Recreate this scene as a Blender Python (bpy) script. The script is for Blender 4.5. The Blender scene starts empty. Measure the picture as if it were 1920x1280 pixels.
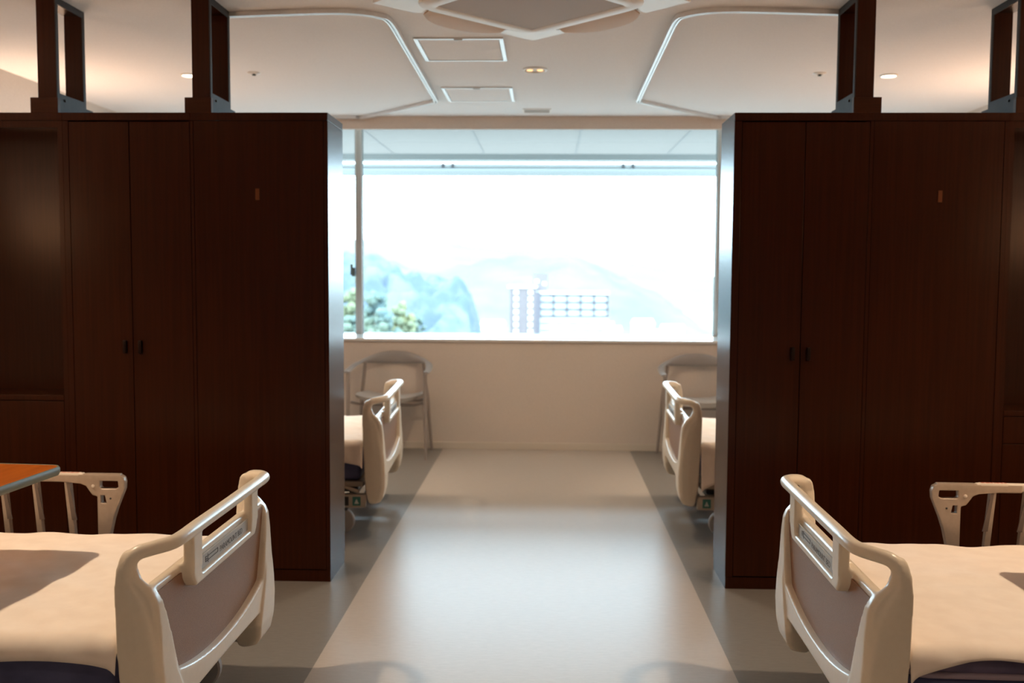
import bpy, bmesh, math, random
from mathutils import Vector, Matrix, noise

random.seed(7)
C = bpy.context.scene.collection
PI = math.pi
XM = -0.08          # middle of the aisle

# ---------------------------------------------------------------- helpers
def link(name, me, mat=None, parent=None, loc=None):
    o = bpy.data.objects.new(name, me)
    C.objects.link(o)
    if mat is not None and me is not None and hasattr(me, 'materials'):
        for m in (mat if isinstance(mat, (list, tuple)) else [mat]):
            me.materials.append(m)
    if parent is not None:
        o.parent = parent
    if loc is not None:
        o.location = loc
    return o

def obj(name, bm, mat, parent=None, loc=None, smooth=None):
    bmesh.ops.recalc_face_normals(bm, faces=bm.faces)
    me = bpy.data.meshes.new(name)
    bm.to_mesh(me)
    bm.free()
    if smooth is not None:
        shade(me, smooth)
    return link(name, me, mat, parent, loc)

def shade(me, ang):
    for p in me.polygons:
        p.use_smooth = True
    try:
        me.set_sharp_from_angle(angle=math.radians(ang))
    except Exception:
        pass

def tag(o, label, cat, group=None):
    o['label'] = label
    o['category'] = cat
    if group:
        o['group'] = group
    return o

def thing(name, label, cat, loc=(0, 0, 0), rotz=0, group=None):
    o = bpy.data.objects.new(name, None)
    C.objects.link(o)
    o.empty_display_size = 0.05
    o.location = loc
    o.rotation_euler = (0, 0, rotz)
    return tag(o, label, cat, group)

def struct(name, bm, mat, smooth=None, parent=None):
    o = obj(name, bm, mat, parent, smooth=smooth)
    o['kind'] = 'structure'
    return o

def dup(root, loc, rotz, label, group=None):
    r = root.copy(); C.objects.link(r); r.location = loc; r.rotation_euler = (0, 0, rotz)
    r['label'] = label
    if group: r['group'] = group
    for ch in list(root.children):
        c = ch.copy(); C.objects.link(c); c.parent = r
        for g in list(ch.children):
            d = g.copy(); C.objects.link(d); d.parent = c
    return r

def NB():
    return bmesh.new()

def box(bm, x0, x1, y0, y1, z0, z1, bev=0.0, seg=2, m=None):
    vs = [bm.verts.new((x, y, z)) for x in (x0, x1) for y in (y0, y1) for z in (z0, z1)]
    idx = [(0, 1, 3, 2), (4, 6, 7, 5), (0, 4, 5, 1), (2, 3, 7, 6), (0, 2, 6, 4), (1, 5, 7, 3)]
    fs = [bm.faces.new([vs[i] for i in f]) for f in idx]
    if m is not None:
        bmesh.ops.transform(bm, matrix=m, verts=vs)
    if bev > 0:
        bmesh.ops.recalc_face_normals(bm, faces=fs)
        es = list({e for f in fs for e in f.edges})
        bmesh.ops.bevel(bm, geom=es, offset=bev, segments=seg, profile=0.5, affect='EDGES')
    return bm

def prism(bm, pts, fn, d0, d1):
    """pts: 2D outline; fn(u, v, d) -> 3D."""
    a = [bm.verts.new(fn(u, v, d0)) for u, v in pts]
    b = [bm.verts.new(fn(u, v, d1)) for u, v in pts]
    n = len(pts)
    f1 = bm.faces.new(a); f2 = bm.faces.new(list(reversed(b)))
    for i in range(n):
        bm.faces.new((a[i], b[i], b[(i + 1) % n], a[(i + 1) % n]))
    bmesh.ops.triangulate(bm, faces=[f1, f2])
    return bm

def loft(bm, rings, cap=True):
    R = [[bm.verts.new(p) for p in r] for r in rings]
    n = len(R[0])
    for i in range(len(R) - 1):
        for j in range(n):
            bm.faces.new((R[i][j], R[i][(j + 1) % n], R[i + 1][(j + 1) % n], R[i + 1][j]))
    if cap:
        bm.faces.new(R[0]); bm.faces.new(list(reversed(R[-1])))
    return bm

def tube(bm, pts, r, n=10, flat=1.0, up=Vector((0, 0, 1))):
    """sweep a circle (flattened along 'up' by flat) along points; r number or list."""
    pts = [Vector(p) for p in pts]
    rings = []
    for i, p in enumerate(pts):
        a = pts[max(0, i - 1)]; b = pts[min(len(pts) - 1, i + 1)]
        t = (b - a).normalized()
        u = up if abs(t.dot(up)) < 0.98 else Vector((1, 0, 0))
        s = t.cross(u).normalized(); w = s.cross(t).normalized()
        rr = r[i] if isinstance(r, (list, tuple)) else r
        rings.append([p + s * (rr * math.cos(2 * PI * k / n)) + w * (rr * flat * math.sin(2 * PI * k / n)) for k in range(n)])
    return loft(bm, rings)

def lathe(bm, prof, n=24, c=(0, 0, 0)):
    rings = [[(c[0] + r * math.cos(2 * PI * k / n), c[1] + r * math.sin(2 * PI * k / n), c[2] + z) for k in range(n)] for r, z in prof]
    return loft(bm, rings)

def spline(P, n=8):
    """Catmull-Rom through 3D points."""
    P = [Vector(p) for p in P]
    out = []
    for i in range(len(P) - 1):
        p0 = P[max(i - 1, 0)]; p1 = P[i]; p2 = P[i + 1]; p3 = P[min(i + 2, len(P) - 1)]
        for k in range(n):
            t = k / n
            out.append(0.5 * ((2 * p1) + (p2 - p0) * t + (2 * p0 - 5 * p1 + 4 * p2 - p3) * t * t + (3 * p1 - p0 - 3 * p2 + p3) * t ** 3))
    out.append(P[-1])
    return out

def baked(o):
    """apply the modifiers of o into its mesh."""
    dg = bpy.context.evaluated_depsgraph_get()
    me = bpy.data.meshes.new_from_object(o.evaluated_get(dg))
    o.modifiers.clear()
    o.data = me
    return o

# ---------------------------------------------------------------- materials
def mat(name, col, rough=0.5, metal=0.0, spec=0.5, col2=None, scale=20, stretch=(1, 1, 1), detail=4, bump=0.0, bscale=None, coat=0.0, sheen=0.0, lo=0.35, hi=0.65, rvar=0.0):
    m = bpy.data.materials.new(name)
    m.use_nodes = True
    nt = m.node_tree; N = nt.nodes; L = nt.links
    b = N['Principled BSDF']
    b.inputs['Base Color'].default_value = (*col, 1)
    b.inputs['Roughness'].default_value = rough
    b.inputs['Metallic'].default_value = metal
    b.inputs['Specular IOR Level'].default_value = spec
    if coat:
        b.inputs['Coat Weight'].default_value = coat
        b.inputs['Coat Roughness'].default_value = 0.15
    if sheen:
        b.inputs['Sheen Weight'].default_value = sheen
    tc = N.new('ShaderNodeTexCoord'); mp = N.new('ShaderNodeMapping')
    L.new(tc.outputs['Object'], mp.inputs['Vector'])
    mp.inputs['Scale'].default_value = stretch
    nz = N.new('ShaderNodeTexNoise'); nz.inputs['Scale'].default_value = scale; nz.inputs['Detail'].default_value = detail
    L.new(mp.outputs['Vector'], nz.inputs['Vector'])
    if col2 is not None:
        rp = N.new('ShaderNodeValToRGB')
        rp.color_ramp.elements[0].position = lo; rp.color_ramp.elements[0].color = (*col, 1)
        rp.color_ramp.elements[1].position = hi; rp.color_ramp.elements[1].color = (*col2, 1)
        L.new(nz.outputs['Fac'], rp.inputs['Fac']); L.new(rp.outputs['Color'], b.inputs['Base Color'])
    if rvar:
        mr = N.new('ShaderNodeMapRange')
        mr.inputs['To Min'].default_value = rough - rvar; mr.inputs['To Max'].default_value = rough + rvar
        L.new(nz.outputs['Fac'], mr.inputs['Value']); L.new(mr.outputs['Result'], b.inputs['Roughness'])
    if bump:
        bp = N.new('ShaderNodeBump'); bp.inputs['Strength'].default_value = bump; bp.inputs['Distance'].default_value = 0.002
        if bscale:
            n2 = N.new('ShaderNodeTexNoise'); n2.inputs['Scale'].default_value = bscale; n2.inputs['Detail'].default_value = 3
            L.new(mp.outputs['Vector'], n2.inputs['Vector']); L.new(n2.outputs['Fac'], bp.inputs['Height'])
        else:
            L.new(nz.outputs['Fac'], bp.inputs['Height'])
        L.new(bp.outputs['Normal'], b.inputs['Normal'])
    return m

def emis(name, col, s):
    m = bpy.data.materials.new(name); m.use_nodes = True
    N = m.node_tree.nodes; N.clear()
    e = N.new('ShaderNodeEmission'); e.inputs['Color'].default_value = (*col, 1); e.inputs['Strength'].default_value = s
    o = N.new('ShaderNodeOutputMaterial'); m.node_tree.links.new(e.outputs[0], o.inputs[0])
    return m

M = {}
M['wood'] = mat('dark_walnut_laminate', (0.0265, 0.0056, 0.0013), 0.26, spec=0.17, col2=(0.0370, 0.0080, 0.0018), scale=7, stretch=(16, 16, 0.35), detail=7, lo=.3, hi=.7)
M['wood_h'] = mat('dark_walnut_laminate_cross', (0.0340, 0.0095, 0.0030), 0.32, spec=0.15, col2=(0.0480, 0.0140, 0.0050), scale=9, stretch=(0.6, 14, 14), detail=6)
M['wood_plate'] = mat('light_wood_plate', (0.13, 0.040, 0.011), 0.45, spec=0.2)
M['steel_dark'] = mat('dark_grey_steel', (0.0340, 0.0348, 0.0382), 0.6, 0.0, spec=0.2, col2=(0.0408, 0.0416, 0.0450), scale=30)
M['black'] = mat('black_bolt', (0.008, 0.008, 0.010), 0.3, 0.4)
M['dark_gap'] = mat('dark_brown_pull', (0.010, 0.003, 0.0015), 0.4, spec=0.15)
M['ceiling'] = mat('woven_ceiling_paper', (0.7850, 0.7900, 0.8100), 0.9, spec=0.2, col2=(0.8250, 0.8300, 0.8500), scale=160, detail=2, bump=0.12, bscale=300)
M['wall'] = mat('beige_wall_paper', (0.6500, 0.5800, 0.5200), 0.85, spec=0.25, col2=(0.6900, 0.6150, 0.5500), scale=120, detail=2, bump=0.1, bscale=250)
M['base'] = mat('cream_baseboard', (0.66, 0.60, 0.52), 0.5)
M['white'] = mat('white_enamel', (0.80, 0.79, 0.77), 0.35)
M['sill'] = mat('white_gloss_sill', (0.80, 0.79, 0.77), 0.12)
M['alu'] = mat('satin_aluminium', (0.72, 0.73, 0.74), 0.3, 0.55, col2=(0.76, 0.77, 0.78), scale=40)
M['frame'] = mat('grey_window_frame', (0.42, 0.41, 0.39), 0.4, 0.2)
M['gasket'] = mat('grey_green_gasket', (0.10, 0.12, 0.11), 0.5)
M['ac'] = mat('white_cassette_plastic', (0.74, 0.70, 0.66), 0.4)
M['flap'] = mat('shaded_louver_plastic', (0.60, 0.45, 0.33), 0.5)  # shade and warm floor bounce put into the tan of the flaps
M['cream'] = mat('cream_bed_plastic', (0.73, 0.65, 0.53), 0.30, spec=0.5, col2=(0.75, 0.67, 0.55), scale=60)
M['mauve'] = mat('mauve_brown_panel', (0.2322, 0.1204, 0.0680), 0.42, spec=0.4, col2=(0.2970, 0.1632, 0.0952), scale=420, detail=3, bump=0.25)
M['plate'] = mat('grey_name_plate', (0.44, 0.44, 0.42), 0.45)
M['print'] = mat('dark_grey_print', (0.10, 0.10, 0.10), 0.6)
M['rail'] = mat('champagne_rail_metal', (0.37, 0.295, 0.235), 0.33, 0.25, col2=(0.40, 0.32, 0.255), scale=60)
M['rail_lt'] = mat('pale_rail_cover', (0.66, 0.58, 0.50), 0.4)
M['rail_dk'] = mat('dark_rail_channel', (0.15, 0.115, 0.10), 0.4, 0.3)
M['red'] = mat('faded_red_print', (0.40, 0.09, 0.06), 0.6)
M['quilt'] = mat('white_cotton_quilt', (0.80, 0.70, 0.61), 0.85, spec=0.2, col2=(0.85, 0.755, 0.665), scale=14, detail=3, bump=0.10, bscale=9, sheen=0.2)
M['matt_b'] = mat('navy_mattress_cover', (0.0620, 0.0660, 0.1500), 0.55, spec=0.4, col2=(0.0900, 0.0960, 0.2000), scale=11, stretch=(1, 1, 2), detail=3, bump=0.3, bscale=18)
M['matt_p'] = mat('purple_mattress_cover', (0.1000, 0.0800, 0.1500), 0.5, spec=0.4, col2=(0.1500, 0.1200, 0.2000), scale=10, bump=0.3, bscale=16)
M['piping'] = mat('pale_piping', (0.3400, 0.2700, 0.3400), 0.5)
M['bed_metal'] = mat('beige_painted_bed_metal', (0.42, 0.36, 0.29), 0.4)
M['dark_mech'] = mat('dark_bed_mechanism', (0.03, 0.03, 0.032), 0.5)
M['wheel'] = mat('pale_grey_caster', (0.42, 0.42, 0.42), 0.5)
M['teal'] = mat('teal_label', (0.045, 0.20, 0.17), 0.4)
M['lab_white'] = mat('pale_label_mark', (0.6, 0.65, 0.62), 0.5)
M['table'] = mat('orange_oak_table_top', (0.24, 0.055, 0.004), 0.34, spec=0.3, col2=(0.31, 0.080, 0.008), scale=5, stretch=(9, 0.8, 9), detail=5)
M['table_edge'] = mat('grey_green_edging', (0.125, 0.130, 0.092), 0.45, spec=0.3)
M['chair'] = mat('grey_chair_plastic', (0.33, 0.31, 0.30), 0.45)
M['chair_seat'] = mat('pale_grey_chair_seat', (0.44, 0.42, 0.40), 0.5)
M['chair_leg'] = mat('warm_grey_chair_leg', (0.36, 0.31, 0.28), 0.4, 0.3)
M['vent'] = mat('grey_vent', (0.40, 0.37, 0.34), 0.5)
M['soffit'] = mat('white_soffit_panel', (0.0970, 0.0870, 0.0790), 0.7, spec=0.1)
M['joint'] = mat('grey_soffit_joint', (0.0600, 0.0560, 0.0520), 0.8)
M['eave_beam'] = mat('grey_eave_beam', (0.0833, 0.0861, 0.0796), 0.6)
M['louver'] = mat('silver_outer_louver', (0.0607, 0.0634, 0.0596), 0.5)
M['lamp_on'] = emis('lit_lamp', (1.0, 0.80, 0.55), 14)
M['lamp_warm'] = emis('dim_lamp', (1.0, 0.62, 0.30), 1.6)
M['front_glow'] = emis('front_lamp_diffuser', (1.0, 0.50, 0.24), 13)
M['diffuser'] = emis('lamp_diffuser', (1.0, 0.80, 0.58), 4)

def grille_mat():
    m = mat('tan_grille', (0.36, 0.27, 0.205), 0.6)
    N = m.node_tree.nodes; L = m.node_tree.links
    w = N.new('ShaderNodeTexWave'); w.inputs['Scale'].default_value = 28; w.bands_direction = 'X'
    tc = N.new('ShaderNodeTexCoord'); L.new(tc.outputs['Object'], w.inputs['Vector'])
    rp = N.new('ShaderNodeValToRGB'); rp.color_ramp.elements[0].color = (0.30, 0.225, 0.17, 1); rp.color_ramp.elements[1].color = (0.42, 0.32, 0.245, 1)
    L.new(w.outputs['Fac'], rp.inputs['Fac']); L.new(rp.outputs['Color'], N['Principled BSDF'].inputs['Base Color'])
    return m
M['grille'] = grille_mat()

def floor_mat():
    m = mat('sheet_vinyl_floor', (0.3, 0.3, 0.3), 0.33, spec=0.5)
    N = m.node_tree.nodes; L = m.node_tree.links; b = N['Principled BSDF']
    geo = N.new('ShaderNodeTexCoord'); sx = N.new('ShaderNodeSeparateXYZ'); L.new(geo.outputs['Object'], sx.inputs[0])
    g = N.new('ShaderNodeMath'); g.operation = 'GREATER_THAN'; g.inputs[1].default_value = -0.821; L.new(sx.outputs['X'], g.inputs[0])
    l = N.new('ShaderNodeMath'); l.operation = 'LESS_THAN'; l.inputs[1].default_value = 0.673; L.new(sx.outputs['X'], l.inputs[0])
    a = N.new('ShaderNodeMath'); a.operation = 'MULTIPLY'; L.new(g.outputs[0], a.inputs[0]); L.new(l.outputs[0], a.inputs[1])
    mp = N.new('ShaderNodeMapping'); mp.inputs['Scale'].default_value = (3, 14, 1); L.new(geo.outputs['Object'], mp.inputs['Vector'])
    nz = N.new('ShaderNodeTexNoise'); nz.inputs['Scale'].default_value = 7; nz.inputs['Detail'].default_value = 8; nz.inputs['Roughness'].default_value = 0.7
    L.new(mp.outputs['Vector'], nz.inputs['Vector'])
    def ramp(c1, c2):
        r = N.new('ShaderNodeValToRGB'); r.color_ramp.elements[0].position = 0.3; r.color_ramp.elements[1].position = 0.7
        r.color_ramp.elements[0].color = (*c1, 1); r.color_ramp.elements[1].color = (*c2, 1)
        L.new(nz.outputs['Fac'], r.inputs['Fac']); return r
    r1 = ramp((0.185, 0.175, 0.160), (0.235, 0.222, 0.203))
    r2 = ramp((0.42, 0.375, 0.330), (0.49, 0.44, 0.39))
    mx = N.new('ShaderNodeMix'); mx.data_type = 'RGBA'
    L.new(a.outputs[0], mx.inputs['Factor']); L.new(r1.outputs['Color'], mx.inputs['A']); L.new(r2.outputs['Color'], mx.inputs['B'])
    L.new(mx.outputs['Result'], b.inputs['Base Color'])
    return m
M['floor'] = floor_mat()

def glass_mat():
    m = bpy.data.materials.new('window_glass'); m.use_nodes = True
    N = m.node_tree.nodes; N.clear(); L = m.node_tree.links
    t = N.new('ShaderNodeBsdfTransparent'); t.inputs['Color'].default_value = (0.95, 0.99, 0.985, 1)
    g = N.new('ShaderNodeBsdfGlossy'); g.inputs['Roughness'].default_value = 0.02
    mx = N.new('ShaderNodeMixShader'); mx.inputs[0].default_value = 0.04
    o = N.new('ShaderNodeOutputMaterial')
    L.new(t.outputs[0], mx.inputs[1]); L.new(g.outputs[0], mx.inputs[2]); L.new(mx.outputs[0], o.inputs[0])
    return m
M['glass'] = glass_mat()

# ---------------------------------------------------------------- room shell
XL, XR, YB, YW, ZC = -3.28, 3.09, -1.3, 7.71, 2.61
WX0, WX1, WZ0, WZ1, WT = -2.95, 2.78, 0.885, 2.73, 0.72

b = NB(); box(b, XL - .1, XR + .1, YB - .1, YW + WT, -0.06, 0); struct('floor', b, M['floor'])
b = NB(); box(b, XL - .1, XR + .1, YB - .1, YW - .002, ZC, ZC + 0.12); struct('ceiling', b, M['ceiling'])
b = NB(); box(b, XL - .1, XL, YB, YW + WT, 0, ZC + .24); struct('wall_left', b, M['wall'])
b = NB(); box(b, XR, XR + .1, YB, YW + WT, 0, ZC + .24); struct('wall_right', b, M['wall'])
b = NB(); box(b, XL - .1, XR + .1, YB - .1, YB, 0, ZC); struct('wall_back', b, M['wall'])
b = NB()
box(b, XL, XR, YW, YW + WT, 0, WZ0 - 0.02)
box(b, XL, XR, YW, YW + WT, WZ1, ZC + .24)
box(b, XL, WX0, YW, YW + WT, WZ0 - 0.02, WZ1)
box(b, WX1, XR, YW, YW + WT, WZ0 - 0.02, WZ1)
struct('wall_front', b, M['wall'])
b = NB(); box(b, XL, XR, 7.555, 7.580, 2.512, ZC, 0.003); struct('trim_header', b, M['wall'])
b = NB(); box(b, XL, XR, YW - 0.012, YW, 0, 0.056, 0.002); struct('baseboard_front', b, M['base'])
b = NB(); box(b, XL, XL + .012, YB, YW - .012, 0, 0.056, 0.002); struct('baseboard_left', b, M['base'])
b = NB(); box(b, XR - .012, XR, YB, YW - .012, 0, 0.056, 0.002); struct('baseboard_right', b, M['base'])
b = NB(); box(b, WX0, WX1, YW - 0.02, YW + WT, WZ0 - 0.022, WZ0, 0.004); struct('trim_sill', b, M['sill'])

YG = YW + 0.62
MX = [WX0, -1.610, 1.455, WX1]
for i in range(3):
    x0, x1 = MX[i], MX[i + 1]
    fr = NB()
    h = 0.0285
    e0 = 0.05 if i != 1 else h
    e1 = 0.05 if i == 2 else h
    box(fr, x0 - (0 if i == 0 else 0), x0 + e0, YG - .035, YG + .035, WZ0, WZ1, .003)
    box(fr, x1 - e1, x1, YG - .035, YG + .035, WZ0, WZ1, .003)
    box(fr, x0 + e0, x1 - e1, YG - .035, YG + .035, WZ0, WZ0 + .005, .001)
    box(fr, x0 + e0, x1 - e1, YG - .035, YG + .035, WZ1 - .02, WZ1, .003)
    w = struct('window_%d' % (i + 1), fr, M['frame'], smooth=30)
    g = NB()
    box(g, x0 + e0, x0 + e0 + .006, YG - .012, YG + .012, WZ0 + .005, WZ1 - .02)
    box(g, x1 - e1 - .006, x1 - e1, YG - .012, YG + .012, WZ0 + .005, WZ1 - .02)
    obj('window_gasket', g, M['gasket'], w)
    g = NB(); box(g, x0 + e0 + .006, x1 - e1 - .006, YG - .003, YG + .003, WZ0 + .005, WZ1 - .02)
    obj('window_pane', g, M['glass'], w)
    if i == 0:
        k = NB()
        box(k, -1.668, -1.640, YG - .055, YG - .035, 1.375, 1.450, .004)
        box(k, -1.676, -1.658, YG - .075, YG - .052, 1.385, 1.478, .005)
        obj('window_handle', k, M['gasket'], w, smooth=40)

# ---------------------------------------------------------------- ceiling fittings
def curtain_rail(label, sx, grp):
    P = [(-1.493, 4.575), (-1.15, 4.535), (-0.98, 4.525), (-0.87, 4.545), (-0.795, 4.60), (-0.758, 4.70), (-0.760, 5.2), (-0.768, 6.0), (-0.778, 6.78), (-0.800, 6.845), (-0.86, 6.93), (-1.395, 7.505), (-1.50, 7.535), (-1.70, 7.54), (-2.4, 7.54)]
    pts = spline([((p[0] - XM) * sx + XM, p[1], 0) for p in P], 6)
    bm = NB()
    rings = []
    for i, p in enumerate(pts):
        a = pts[max(0, i - 1)]; c = pts[min(len(pts) - 1, i + 1)]
        t = (c - a).normalized(); s = Vector((t.y, -t.x, 0))
        ring = []
        for u, z in ((-.013, 0), (.013, 0), (.013, -.022), (.005, -.022), (.005, -.014), (-.005, -.014), (-.005, -.022), (-.013, -.022)):
            ring.append(p + s * u + Vector((0, 0, z)))
        rings.append(ring)
    loft(bm, rings)
    for v in bm.verts:
        v.co.z += ZC
    o = obj('curtain_rail', bm, M['alu'], smooth=35)
    tag(o, label, 'curtain rail', grp)
    return o
curtain_rail('white curved curtain rail on the ceiling over the left bed by the window', 1, 'curtain rails on the ceiling')
curtain_rail('white curved curtain rail on the ceiling over the right bed by the window', -1, 'curtain rails on the ceiling')

def hatch(label, y0, y1):
    t = thing('ceiling_hatch', label, 'access hatch', (-0.466, (y0 + y1) / 2, ZC), 0, 'access hatches in the ceiling')
    hx, hy = 0.232, (y1 - y0) / 2
    f = NB()
    for (a, c, d, e) in ((-hx, hx, -hy, -hy + .02), (-hx, hx, hy - .02, hy), (-hx, -hx + .022, -hy + .02, hy - .02), (hx - .022, hx, -hy + .02, hy - .02)):
        box(f, a, c, d, e, -.008, 0, .002)
    obj('hatch_frame', f, M['alu'], t)
    f = NB(); box(f, -hx + .024, hx - .024, -hy + .022, hy - .022, -.005, 0, .001); obj('hatch_lid', f, M['ceiling'], t)
    f = NB(); box(f, -.022, .022, -hy + .006, -hy + .022, -.012, -.004, .001); obj('hatch_latch', f, M['frame'], t)
hatch('aluminium framed ceiling hatch next to the air conditioner', 5.064, 5.592)
hatch('aluminium framed ceiling hatch nearer the window', 6.385, 6.890)

# air conditioning cassette, turned 45 degrees
t = thing('ceiling_air_conditioner', 'white square ceiling cassette air conditioner set diagonally with tan grille', 'air conditioner', (-0.08, 4.32, ZC), PI / 4)
S = 0.485
f = NB()
box(f, -S, S, -S, S, -0.022, 0, .006)
obj('cassette_panel', f, M['ac'], t, smooth=35)
# raised centre plate with rounded corners and a recessed tan grille
def rrect(h, r, n=8):
    P = []
    for cx, cy, a0 in ((h - r, h - r, 0), (-h + r, h - r, PI / 2), (-h + r, -h + r, PI), (h - r, -h + r, 1.5 * PI)):
        for k in range(n + 1):
            a = a0 + PI / 2 * k / n
            P.append((cx + r * math.cos(a), cy + r * math.sin(a)))
    return P
f = NB()
outer = rrect(0.365, 0.10); inner = rrect(0.285, 0.012)
rg = []
for z, P in ((-.020, rrect(.385, .12)), (-.040, rrect(.378, .115)), (-.050, rrect(.355, .10)), (-.050, rrect(.30, .014)), (-.043, inner)):
    rg.append([(x, y, z) for x, y in P])
loft(f, rg, cap=False)
obj('centre_frame', f, M['ac'], t, smooth=40)
f = NB(); box(f, -.288, .288, -.288, .288, -.046, -.030); obj('intake_grille', f, M['grille'], t)
for k in range(4):
    m4 = Matrix.Rotation(k * PI / 2, 4, 'Z')
    f = NB()
    # curved louver flap hanging out along each side
    rings = []
    for j in range(13):
        u = -1 + 2 * j / 12
        wv = 0.5 * (1 - abs(u) ** 3.0)
        x = u * 0.235
        y0 = S - .070; y1 = S - .030 + .085 * (1 - abs(u) ** 2.6)
        rings.append([m4 @ Vector((x, y0, -.020)), m4 @ Vector((x, y0, -.028)), m4 @ Vector((x, (y0 + y1) / 2, -.036 - .012 * wv)), m4 @ Vector((x, y1, -.040 - .014 * wv)), m4 @ Vector((x, y1, -.034 - .014 * wv)), m4 @ Vector((x, (y0 + y1) / 2, -.026))])
    loft(f, rings)
    obj('louver_flap', f, M['flap'], t, smooth=40)
    f = NB()
    prism(f, [(S + .004, S + .004), (S - .24, S + .004), (S - .25, S - .05), (S - .05, S - .25), (S + .004, S - .24)], lambda u, v, d: m4 @ Vector((u, v, d)), -.030, -.018)
    obj('corner_cover', f, M['white'], t)

def downlight(label, x, y, r, lit, grp):
    t = thing('downlight', label, 'ceiling light', (x, y, ZC), 0, grp)
    f = NB(); lathe(f, [(r, 0), (r, -.006), (r * .86, -.009), (r * .84, -.001), (r * .8, 0)], 28); obj('trim_ring', f, M['white'], t, smooth=50)
    if lit:
        f = NB(); lathe(f, [(r * .78, -.004), (r * .78, -.0015)], 24); obj('lamp_lens', f, M['lamp_on'], t)
    else:
        f = NB(); lathe(f, [(r * .82, -.0025), (r * .82, -.0012)], 24); obj('reflector', f, M['base'], t)
        for s in (-1, 1):
            f = NB(); lathe(f, [(.004, -.012), (.016, -.010), (.019, -.0025)], 16, (s * r * .42, 0, 0)); obj('lamp_bulb', f, M['lamp_warm'], t, smooth=60)
    return t
G = 'recessed downlights over the beds'
downlight('lit round downlight half hidden by the left post frame nearer the aisle', -2.205, 5.99, .052, True, G)
downlight('lit round downlight right of the dark brace over the right wardrobe', 2.051, 6.028, .052, True, G)
downlight('lit downlight above the near left bed out of view', -2.15, 2.72, .052, True, G)
downlight('lit downlight above the near right bed out of view', 2.0, 2.75, .052, True, G)
downlight('unseen fill downlight added above the aisle behind the viewer', -0.08, -0.35, .072, True, G)  # made-up downlight, added as fill from behind the camera
downlight('round twin bulb downlight in the middle of the aisle ceiling', -0.08, 5.845, .072, False, None)

for lab, x, y in (('small white sprinkler head with dark centre in the left ceiling', -1.785, 5.93), ('small white sprinkler head with dark centre in the right ceiling', 1.620, 5.965)):
    t = thing('sprinkler_head', lab, 'sprinkler', (x, y, ZC), 0, 'ceiling sprinkler heads')
    f = NB(); lathe(f, [(.040, 0), (.038, -.004), (.018, -.010), (.016, -.002)], 20); obj('escutcheon', f, M['white'], t, smooth=50)
    f = NB(); lathe(f, [(.008, 0), (.008, -.012), (.012, -.015), (.012, -.017), (.004, -.019)], 14); obj('nozzle', f, M['gasket'], t, smooth=50)

t = thing('ceiling_vent', 'small grey rectangular slot vent in the ceiling above the window', 'vent', (-0.083, 7.29, ZC), 0)
f = NB(); box(f, -.105, .105, -.085, -.070, -.006, 0, .001); box(f, -.105, .105, .070, .085, -.006, 0, .001); box(f, -.105, -.092, -.070, .070, -.006, 0, .001); box(f, .092, .105, -.070, .070, -.006, 0, .001)
obj('vent_frame', f, M['white'], t)
f = NB()
for k in range(9):
    box(f, -.092, .092, -.066 + k * .0155, -.057 + k * .0155, -.006, -.001)
obj('vent_slats', f, M['vent'], t)

# ---------------------------------------------------------------- wardrobe partitions
YF, DEP, HT = 4.296, 0.313, 2.104
FT = 0.018   # front layer

def stiles(f, x0, x1, xa, xb, z0, z1):
    """frame of the front layer around an opening xa..xb, z0..z1"""
    box(f, x0, xa, YF, YF + FT, .056, HT - .036, .001)
    box(f, xb, x1, YF, YF + FT, .056, HT - .036, .001)

def shell(f, x0, x1, back=True):
    box(f, x0, x0 + .018, YF + FT, YF + DEP, .056, HT - .033)
    box(f, x1 - .018, x1, YF + FT, YF + DEP, .056, HT - .033)
    if back:
        box(f, x0 + .018, x1 - .018, YF + DEP - .012, YF + DEP - .002, .056, HT - .033)
    box(f, x0 + .018, x1 - .018, YF + FT, YF + DEP - .012, .056, .074)

def to_local(o_list, t):
    pass

def unit(name, label, cat, x0, x1):
    cx = (x0 + x1) / 2
    t = thing(name, label, cat, (cx, YF + DEP / 2, 0))
    return t, Vector((-cx, -(YF + DEP / 2), 0))

def put(name, f, m, t, off, smooth=None):
    bmesh.ops.translate(f, vec=off, verts=f.verts)
    return obj(name, f, m, t, smooth=smooth)

def top_and_plinth(t, off, x0, x1):
    f = NB(); box(f, x0, x1, YF - .002, YF + DEP, HT - .034, HT, .0015); put('top_board', f, M['wood'], t, off)
    f = NB(); box(f, x0 + .002, x1 - .002, YF + .006, YF + DEP - .004, 0, .054); put('plinth', f, M['wood'], t, off)

def wardrobe(label, x0, x1, xd0, xm, xd1, hz):
    t, off = unit('wardrobe', label, 'wardrobe', x0, x1)
    f = NB(); shell(f, x0, x1); stiles(f, x0, x1, xd0, xd1, 0, 0)
    put('carcass', f, M['wood'], t, off)
    top_and_plinth(t, off, x0, x1)
    for a, c, s in ((xd0 + .002, xm - .0018, -1), (xm + .0018, xd1 - .002, 1)):
        f = NB(); box(f, a, c, YF, YF + FT - .001, .060, HT - .040, .0012)
        d = put('door', f, M['wood'], t, off)
        f = NB()
        hx = xm + s * .0345
        box(f, hx - .008, hx + .008, YF - .016, YF - .0005, hz, hz + .058, .003)
        put('door_handle', f, M['dark_gap'], d, off, smooth=40)
    return t

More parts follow.
